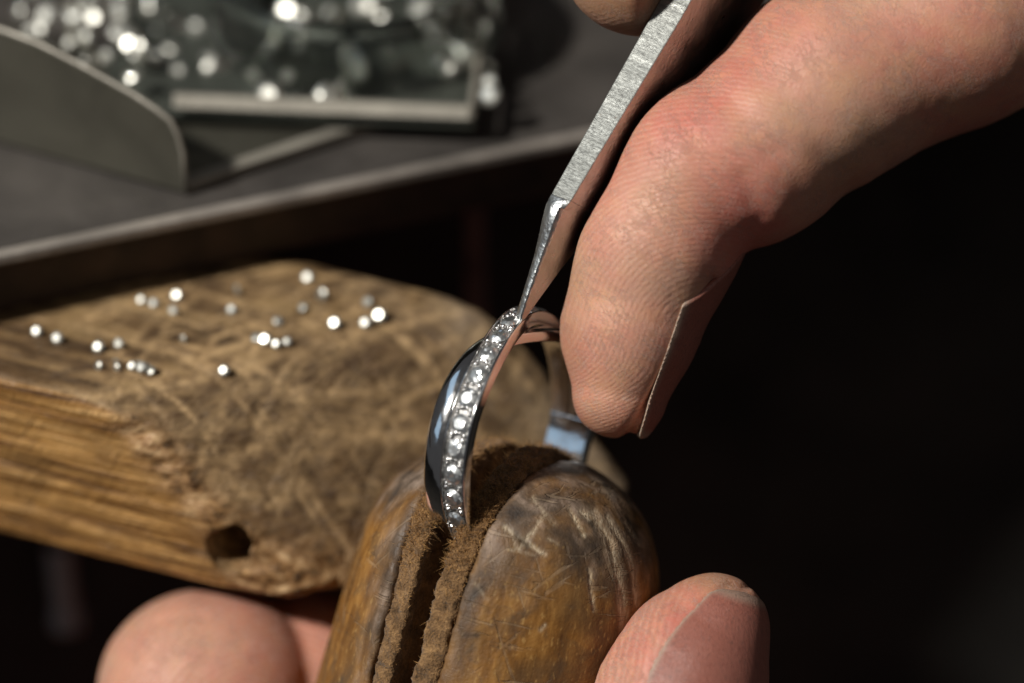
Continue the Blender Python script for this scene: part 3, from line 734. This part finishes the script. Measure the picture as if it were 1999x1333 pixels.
# ------------------------------------------------------------ ring
ring = empty('ring', rCw - rVw * .98, 'polished white metal crossover ring set with a row of small clear stones', 'ring')
D2R = math.pi / 180
def sep(ph): return math.tanh((ph - 100) / 30) if ph > -60 else -1.0
def ringpt(ph, r, a):
    c, s = math.cos(ph * D2R), math.sin(ph * D2R)
    return rCw + rHw * c * r + rVw * s * r + rAw * a
RO = .965
def ssep(ph):      # ph in (-120..240); bands return to their own sides at the shank (hidden in the clamp)
    if ph < -60: return sep(-60) * (1 - 2 * max(0, min(1, (-60 - ph) / 60)))
    return sep(ph)
def sweep(name, a_of, prof, mat, r_of=lambda p: RO, w_of=lambda p: 1, ph0=-120, ph1=240, N=480, closed=True):
    vs, fs = [], []; K = len(prof); n = N if closed else N + 1
    for i in range(n):
        ph = ph0 + (ph1 - ph0) * i / N; a0 = a_of(ph); r0 = r_of(ph); w_ = w_of(ph)
        for (a, r) in prof: vs.append(ringpt(ph, r0 + r, a0 + a * w_))
    for i in range(N):
        j = (i + 1) % n
        for k in range(K): k2 = (k + 1) % K; fs.append((i * K + k, i * K + k2, j * K + k2, j * K + k))
    if not closed: fs.append(tuple(range(K))[::-1]); fs.append(tuple(range(N * K, N * K + K)))
    o = mesh(name, vs, fs, mat, ring)
    b = o.modifiers.new('b', 'BEVEL'); b.width = .006; b.segments = 2; b.limit_method = 'ANGLE'; b.angle_limit = .6
    o.data.shade_smooth() if hasattr(o.data, 'shade_smooth') else None
    import bmesh
    bm = bmesh.new(); bm.from_mesh(o.data); bmesh.ops.recalc_face_normals(bm, faces=bm.faces); bm.to_mesh(o.data); bm.free()
    o.data.polygons.foreach_set('use_smooth', np.ones(len(o.data.polygons), dtype=bool))
    wn_ = o.modifiers.new('wn', 'WEIGHTED_NORMAL'); wn_.keep_sharp = True
    return o
pave_prof = [(-.100, -.002), (-.084, .004), (-.080, -.028), (.080, -.028), (.084, .004), (.100, -.002), (.104, -.03), (.098, -.108), (.07, -.116), (-.07, -.116), (-.098, -.108), (-.104, -.03)]
plain_prof = [(-.115, -.055), (-.105, -.030), (-.075, -.012), (-.03, -.002), (.02, .0), (.07, -.006), (.105, -.022), (.112, -.05), (.105, -.098), (.08, -.106), (-.08, -.106), (-.108, -.098)]
pa = lambda p: .090 * ssep(p); qa = lambda p: -.092 * ssep(p)
pr = lambda p: RO + .015 * math.exp(-((p - 92) / 34) ** 2)
qr = lambda p: RO - .010 - .095 * math.exp(-((p - 88) / 36) ** 2)
sweep('pave_band', pa, pave_prof, M_gold, pr)
sweep('plain_band', qa, plain_prof, M_gold, qr, w_of=lambda p: .84 + .06 * math.exp(-((p - 160) / 28) ** 2))
sweep('shank', lambda p: 0, [(-.184, -.03), (-.17, -.018), (.17, -.018), (.184, -.03), (.184, -.108), (.175, -.122), (-.175, -.122), (-.184, -.108)], M_gold, ph0=-141, ph1=2, N=160, closed=False)
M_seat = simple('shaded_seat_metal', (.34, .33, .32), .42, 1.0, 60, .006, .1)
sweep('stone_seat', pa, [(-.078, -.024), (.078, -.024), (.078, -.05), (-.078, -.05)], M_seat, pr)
bvs, bfs = [], []
import bmesh
bm = bmesh.new(); bmesh.ops.create_icosphere(bm, subdivisions=2, radius=1); iv = np.array([v.co for v in bm.verts]); ifc = [[v.index for v in f.verts] for f in bm.faces]; bm.free()
ph = 222.0; k = 0
while ph > 28:
    if True:
        r = pr(ph); a = pa(ph); s_m = .118 if k % 4 else .132
        rad = unit(ringpt(ph, 2, a) - ringpt(ph, 1, a))
        t_n = rad + rng.normal(0, .04, 3)
        place_gem('diamond', ringpt(ph, r - .012, a), .152 + rng.uniform(-.004, .008), t_n, ring)
        for hp in (ph - 5.0, ph - 7.2, ph + 5.0):
            for sa in (-.054, .054):
                if hp == ph - 7.2: sa *= .35
                c = ringpt(hp + rng.normal(0, .25), r - .016, pa(hp) + sa + rng.normal(0, .003)); b0 = len(bvs); q = rng.uniform(.016, .024)
                bvs.extend(list(iv * q * rng.uniform(.8, 1.2, 3) + c)); bfs.extend([[x + b0 for x in f_] for f_ in ifc])
    ph -= 11.6; k += 1
bd = mesh('grain_bead', bvs, bfs, M_bead, ring); bd['kind'] = 'stuff'

# ------------------------------------------------------------ steel tool
def brushed():
    m = NT('brushed_tool_steel'); Lx = Wd(unit((.49, .87, 0))); 
    n = m.noise(5, v=m.axes(Lx * 9, Wd((.87, -.49, 0)) * .35, Wd((0, 0, 1)) * .35), detail=5, rough=.7)
    n2 = m.noise(1.2, v=m.axes(Lx * 9, Wd((.87, -.49, 0)) * .3, Wd((0, 0, 1)) * .3), detail=2)
    rust = m.ramp(m.noise(16, detail=3), [(.70, 0), (.75, 1)])
    col = m.mix(m.math('MULTIPLY', rust, .5), m.ramp(n, [(.3, (.26, .265, .25)), (.7, (.50, .51, .48))]), (.25, .13, .06))
    return m.set(color=col, metal=.9, rough=m.ramp(n2, [(.3, .42), (.7, .58)]), normal=m.bump(n, .02))
M_brushed = brushed()
M_tip = simple('filed_tip_steel', (.72, .73, .72), .34, 1.0, 16, .012, .1, 8)
M_face = simple('tool_side_steel', (.50, .48, .46), .32, 1.0, 30, .004, .15, 6)
al = math.radians(38)
tool = empty('pointed_tool', PW(1014, 643, 21.02), 'brushed steel pointed jeweller\'s tool held against the top of the ring', 'hand tool')
# front-face left and right edges (px), depth of the front, width of the blade
secs = [  # (xl, yl, xr, yr, depth, width, rounding)
 (1009, 632, 1017, 640, 21.06, .012), (1008, 612, 1020, 618, 21.04, .05), (1020, 572, 1034, 578, 21.01, .13), (1031, 536, 1047, 543, 20.98, .20),
 (1042, 500, 1061, 506, 20.96, .27), (1051, 462, 1077, 468, 20.93, .34), (1058, 428, 1090, 434, 20.90, .41), (1066, 398, 1101, 408, 20.88, .47), (1076, 378, 1114, 392, 20.87, .52)]
k0 = np.array([1076, 378.]); k1 = np.array([1114, 392.])
for t in np.linspace(.04, 1, 26): q = np.array([203, -362.]) * 2.3 * t; secs.append((*(k0 + q), *(k1 + q + np.array([14, 4]) * min(1, t * 2.3)), 20.87 - .02 * t, .52 + .55 * min(1, t * 3)))
vs_, rows = [], []
for (xl, yl, xr, yr, d, wd) in secs:
    l = V(xl, yl, d); r = V(xr, yr, d - .10 * min(1, np.hypot(xr - xl, yr - yl) / 40)); n = unit(r - l); Wv = unit(np.array([.90, -.42, 0]) * math.sin(al) + np.array([0, 0, 1]) * math.cos(al))
    Wv = unit(Wv - n * (Wv @ n) * .9)
    tip = len(rows) < 8; bul = .0 if not tip else .30 * np.linalg.norm(r - l)
    m1 = l + (r - l) * .3 + np.array([0, 0, -1]) * bul; m2 = l + (r - l) * .7 + np.array([0, 0, -1]) * bul
    rows.append(W(np.array([l, m1, m2, r, r + Wv * wd, l + Wv * wd])))
rows = np.array(rows)
def strip(name, a, b, cols, mat, closed=True):
    sub = rows[a:b][:, cols]; n, k = sub.shape[:2]; vs = sub.reshape(-1, 3); fs = []
    for i in range(n - 1):
        for j in range(k if closed else k - 1): j2 = (j + 1) % k; fs.append((i * k + j, i * k + j2, (i + 1) * k + j2, (i + 1) * k + j))
    if closed: fs.append(tuple(range(k))[::-1]); fs.append(tuple((n - 1) * k + j for j in range(k)))
    return vs, fs
vs, fs = strip('x', 8, len(rows), [0, 3, 4, 5], None)
o = mesh('blade', vs, fs, M_brushed, tool, smooth=False); o.data.materials.append(M_face)
for p_ in o.data.polygons:
    if abs((p_.index % 4) - 0) > .5 or p_.index >= len(fs) - 2: p_.material_index = 1
b_ = o.modifiers.new('b', 'BEVEL'); b_.width = .008; b_.segments = 2; b_.limit_method = 'ANGLE'; b_.angle_limit = .5
vs, fs = strip('x', 0, 9, [0, 1, 2, 3, 4, 5], None)
# subdivide the rounded point smoothly
o = mesh('tip', vs, fs, M_tip, tool, smooth=True); o.data.materials.append(M_face)
for p_ in o.data.polygons:
    if p_.index < len(fs) - 2 and p_.index % 6 in (3, 4, 5): p_.material_index = 1; p_.use_smooth = False
b_ = o.modifiers.new('b', 'BEVEL'); b_.width = .004; b_.segments = 2; b_.limit_method = 'ANGLE'; b_.angle_limit = .7
bladeR = [VC(rows[12][3]), VC(rows[30][3]), VC(rows[20][4])]
nb_ = np.cross(bladeR[1] - bladeR[0], bladeR[2] - bladeR[0]); nb_ = unit(nb_); nb_ = nb_ if nb_[0] > 0 else -nb_
bladeL = VC(rows[12][0])

# ------------------------------------------------------------ hands (implicit surfaces in the camera frame)
def chain(x, y, z, pts, zs=1.0):
    f = None
    for (a, b) in zip(pts[:-1], pts[1:]):
        A = V(*a[:3]); B = V(*b[:3]); d = B - A; zz = lambda c: c
        px, py, pz = x - A[0], y - A[1], (z - A[2])
        L = d @ d; t = np.clip((px * d[0] + py * d[1] + pz * d[2]) / L, 0, 1)
        r = a[3] + (b[3] - a[3]) * t
        g = np.sqrt((px - t * d[0]) ** 2 + (py - t * d[1]) ** 2 + ((pz - t * d[2]) / zs) ** 2) - r
        f = g if f is None else smin(f, g, .16)
    return f
THUMB = [(1203, 768, 21.35, .335), (1226, 645, 21.35, .49), (1268, 492, 21.35, .60), (1352, 338, 21.35, .64), (1462, 296, 21.35, .68), (1612, 170, 21.45, .74), (1860, 38, 21.6, .80), (2250, -150, 22.1, .95), (2800, -400, 22.9, 1.35)]
def groove(x, y, z, pts, wd, dep, zc):
    X = x / z * FOC + 999.5; Y = 666.5 - y / z * FOC
    return dep * np.exp(-(polydist(X, Y, pts) / wd) ** 2) * sst(zc + .25, zc - .1, z)
THC = [([(1520, 300), (1560, 365), (1562, 425), (1545, 480)], 30, .014), ([(1600, 300), (1650, 350), (1662, 395)], 28, .010), ([(1455, 350), (1480, 420), (1455, 500)], 26, .018),
       ([(1690, 270), (1740, 330)], 26, .008), ([(1215, 862), (1290, 745), (1345, 640), (1392, 545)], 8, .035), ([(1350, 150), (1430, 200), (1500, 290)], 30, .02)]
def f_hand1(x, y, z):
    f = chain(x, y, z, THUMB, 1.16)
    for pts, wd, dp in THC: f = f + groove(x, y, z, pts, wd, dp, 21.4)
    pl = (x - bladeR[0][0]) * nb_[0] + (y - bladeR[0][1]) * nb_[1] + (z - bladeR[0][2]) * nb_[2]
    f = smax(f, .012 - pl, .10)
    idx = chain(x, y, z, [(1255, -92, 21.15, .62), (1330, -330, 21.3, .66), (1600, -640, 21.6, .74), (2200, -860, 22.2, .82), (2850, -700, 22.9, 1.2)], 1.1)
    plL = (x - bladeL[0]) * nb_[0] + (y - bladeL[1]) * nb_[1] + (z - bladeL[2]) * nb_[2]
    idx = smax(idx, plL + .012, .08)
    mid = chain(x, y, z, [(1560, -520, 23.2, .62), (1850, -800, 23.3, .70), (2400, -1000, 23.4, .8), (2950, -800, 23.8, 1.1)], 1.05)
    rg = chain(x, y, z, [(1760, -560, 24.7, .6), (2050, -830, 24.8, .68), (2500, -980, 24.8, .76), (2950, -760, 24.8, 1.0)], 1.05)
    lt = chain(x, y, z, [(1980, -520, 26.0, .5), (2200, -740, 26.0, .58), (2600, -840, 26, .66), (2950, -640, 25.7, .95)], 1.05)
    palm = chain(x, y, z, [(2800, -400, 22.9, 1.35), (3050, -750, 23.8, 1.5), (3500, -500, 24.6, 1.9)], 1.25)
    f = smin(f, palm, .5); g = smin(smin(idx, mid, .05), smin(rg, lt, .05), .05); g = smin(g, palm, .4)
    return np.minimum(f, g)
def build_hand(f, lo, hi, res, label, loc, attr):
    h = empty('hand', loc, label, 'hand')
    P, Q = nets(f, lo, hi, res, lip=1.25)
    A = attr(P)
    d = .004 * fbm(P, 2.2, 71, 2) + .0018 * fbm(P, 12, 72, 2)
    g, _ = grad(f, P, .02); N_ = g / np.maximum(np.linalg.norm(g, axis=1), .3)[:, None]
    mesh('skin', W(P + N_ * d[:, None]), Q, M_skin, h, attrs=A)
    return h
def px_of(P): return P[:, 0] / P[:, 2] * FOC + 999.5, 666.5 - P[:, 1] / P[:, 2] * FOC
def bl(X, Y, x, y, rx, ry, rot=0):
    c, s = math.cos(rot), math.sin(rot); u = (X - x) * c + (Y - y) * s; v = -(X - x) * s + (Y - y) * c
    return np.exp(-((u / rx) ** 2 + (v / ry) ** 2))
def attr1(P):
    X, Y = px_of(P)
    wt = sst(860, 600, Y)
    r = (wt * np.hypot(X - 1390, Y - 700) + (1 - wt) * (-.5 * (X - 1390) - .866 * (Y - 760))) / 10 + 1.4 * noise(P, 1.2, 80)
    fade = sst(1560, 1400, X + .35 * (Y - 300)) * sst(-10, 60, Y)
    fade *= sst(1.0, .8, (X - 1180) / 260 - (800 - Y) / 900 * .9 + .0)
    fade = np.maximum(fade, .25 * (X < 1500))
    blush = np.clip(bl(X, Y, 1440, 420, 90, 130, -.3) + .7 * bl(X, Y, 1200, 690, 70, 110) * 0 + .8 * bl(X, Y, 1370, 210, 110, 60, -.6) + .6 * bl(X, Y, 1440, 510, 60, 90) + .45 * bl(X, Y, 1270, 800, 50, 90, .5) + .4 * bl(X, Y, 1560, 60, 90, 90), 0, 1)
    tanm = np.clip(.55 * bl(X, Y, 1180, 830, 90, 40) + 1.0 * sst(60, 10, Y) * sst(1380, 1330, X) + .5 * bl(X, Y, 1115, 620, 25, 160) + .35 * bl(X, Y, 1640, 350, 90, 60, -.4) + .3 * bl(X, Y, 1900, 150, 150, 80, -.4), 0, 1)
    return dict(ridge=r, rmask=np.clip(fade, 0, 1), blush=blush, tan=tanm)
hand1 = build_hand(f_hand1, V(1050, 950, 21) * [1, 1, 0] + [0, 0, 18.2], [15.5, 8.2, 28.5], .036, 'right hand coming in from above, thumb and fingertip pinching the steel tool', W(V(3500, -500, 24.6)), attr1)

def f_thumb2(x, y, z):
    return chain(x, y, z, [(1396, 1220, 21.1, .385), (1354, 1280, 21.1, .50), (1326, 1352, 21.1, .63), (1300, 1480, 21.1, .71), (1230, 1750, 21.2, .81), (1150, 2150, 21.5, .95), (1000, 2700, 22.4, 1.4)], 1.08)
def f_hand2(x, y, z):
    f = f_thumb2(x, y, z)
    f = f + groove(x, y, z, [(1308, 1380), (1322, 1290), (1345, 1225), (1378, 1172), (1425, 1142), (1455, 1150)], 8, .03, 21.1)
    f = f - groove(x, y, z, [(1235, 1400), (1262, 1290), (1300, 1210)], 22, .02, 21.1)
    i1 = chain(x, y, z, [(385, 1350, 22.9, .80), (428, 1350, 22.9, .78), (460, 1500, 22.95, .83), (640, 1760, 23.4, .8)], 1.0)
    i1 = i1 + groove(x, y, z, [(275, 1232), (330, 1208), (395, 1203)], 9, .016, 22.9) + groove(x, y, z, [(300, 1320), (380, 1262), (470, 1262)], 12, .010, 22.9)
    i2 = chain(x, y, z, [(470, 1420, 23.4, .72), (610, 1340, 23.35, .76), (960, 1330, 24.4, .76), (1180, 1600, 24.6, .85), (1300, 2100, 24.2, .95), (1150, 2700, 23.2, 1.3)], 1.0)
    m1 = chain(x, y, z, [(420, 1760, 23.2, .72), (640, 1720, 24.1, .74), (980, 1720, 24.7, .78), (1250, 2000, 24.8, .85), (1250, 2600, 23.8, 1.2)], 1.0)
    r1 = chain(x, y, z, [(480, 2130, 23.2, .68), (680, 2080, 24.1, .70), (980, 2090, 24.7, .75), (1200, 2300, 24.8, .82), (1200, 2700, 23.8, 1.2)], 1.0)
    l1 = chain(x, y, z, [(560, 2450, 23.1, .58), (740, 2420, 23.9, .60), (1000, 2430, 24.5, .66), (1150, 2700, 24.2, 1.0)], 1.0)
    palm = chain(x, y, z, [(1180, 2300, 22.6, 1.0), (1050, 2800, 22.9, 1.5), (1000, 3300, 23.3, 1.9)], 1.3)
    g = smin(i1, i2, .06); g = np.minimum(g, smin(m1, smin(r1, l1, .05), .05))
    return smin(smin(f, palm, .4), smin(g, palm, .3), .05)
# keep the hand clear of the clamp body
def clampdist(x, y, z):
    d = np.stack([x - kT[0], y - kT[1], z - kT[2]], -1)
    a, h, v = d @ kA, d @ kH, d @ kV
    return np.maximum(dome(a, h, v), -5.2 - v)
def f_hand2c(x, y, z): return smax(f_hand2(x, y, z), .01 - clampdist(x, y, z), .06)
def attr2(P):
    X, Y = px_of(P); th = (P[:, 2] < 22.6) & (X > 1120)
    r1 = np.hypot((X - 1700) * .9, (Y - 1500) * .6) / 11.5 + .6 * noise(P, 1.2, 81)
    r2 = np.hypot((X - 520) * 1.0, (Y - 1480) * 1.0) / 13 + 1.0 * noise(P, 1.2, 82)
    blush = np.where(th, .45 * bl(X, Y, 1270, 1300, 50, 90, .3) + .5 * bl(X, Y, 1330, 1200, 30, 60, .5), .55 * bl(X, Y, 440, 1180, 140, 50) + .35 * bl(X, Y, 280, 1280, 60, 60) + .6 * bl(X, Y, 600, 1260, 90, 90))
    tanm = np.where(th, .85 * bl(X, Y, 1390, 1128, 120, 34, .1), .2)
    return dict(ridge=np.where(th, r1, r2), rmask=np.where(th, 1.25 * sst(1310, 1260, X + .4 * (Y - 1300)), 1.3), blush=np.clip(blush, 0, 1), tan=np.clip(tanm, 0, 1))
hand2 = build_hand(f_hand2c, [-4.2, -12.5, 18.8], [3.2, -1.35, 27.2], .036, 'left hand around the ring clamp, thumb at the front and curled finger behind', W(V(1000, 3300, 23.3)), attr2)

# nails follow the flesh surface, a shell sunk into it
def build_nail(name, base, nrm, A, B, hfac, s0, s1, lo, hi, parent, lift=.012, bkr=.6, res=.016):
    A = np.array(A); B = np.array(B); ax = unit(B - A); nrm = np.array(nrm, float); nrm = unit(nrm - ax * (nrm @ ax)); lat = np.cross(ax, nrm)
    def f(x, y, z):
        sk = base(x, y, z)
        px, py, pz = x - A[0], y - A[1], z - A[2]
        s = px * ax[0] + py * ax[1] + pz * ax[2]; u = px * nrm[0] + py * nrm[1] + pz * nrm[2]; l = px * lat[0] + py * lat[1] + pz * lat[2]
        sh = np.maximum(sk - lift, -(sk + .035))
        fr = s0 - s + .25 * l * l * 0; bk = s - (s1 - bkr * l * l); hs = hfac(s) - u
        return smax(np.maximum(sh, hs), np.maximum(fr + .9 * l * l * .6, bk), .035)
    P, Q = nets(f, lo, hi, res, lip=2.0, project=1)
    d = P - A; s = d @ ax; u = d @ nrm
    e = np.clip(np.exp(-((u - hfac(s)) / (.022 + .035 * np.clip(s, 0, 1))) ** 2) * .85 + sst(s0 + .10, s0 + .03, s) * .6, 0, 1)
    e = e * sst(s1 + .02, s1 - .45, s)
    return mesh(name, W(P), Q, M_nail, parent, attrs=dict(nedge=e))
NT1 = [(1192, 792, 21.38, .322)] + THUMB[:4]
build_nail('fingernail', lambda x, y, z: chain(x, y, z, NT1, 1.16), (.90, -.36, .02), V(*THUMB[0][:3]), V(*THUMB[2][:3]), lambda s: .225 + .085 * np.clip(s, 0, 1.2), -.29, 1.30, V(1130, 930, 20) * [1, 1, 0] + [0, 0, 20.2], [2.0, .9, 22.6], hand1, bkr=1.7, res=.0105)
build_nail('fingernail', lambda x, y, z: f_thumb2(x, y, z), (.80, .30, -.62), V(1390, 1218, 21.1), V(1300, 1480, 21.1), lambda s: .13 + .03 * np.clip(s, 0, 1.5), -.315, 1.5, [.6, -3.9, 19.8], [2.4, -1.5, 22.3], hand2)
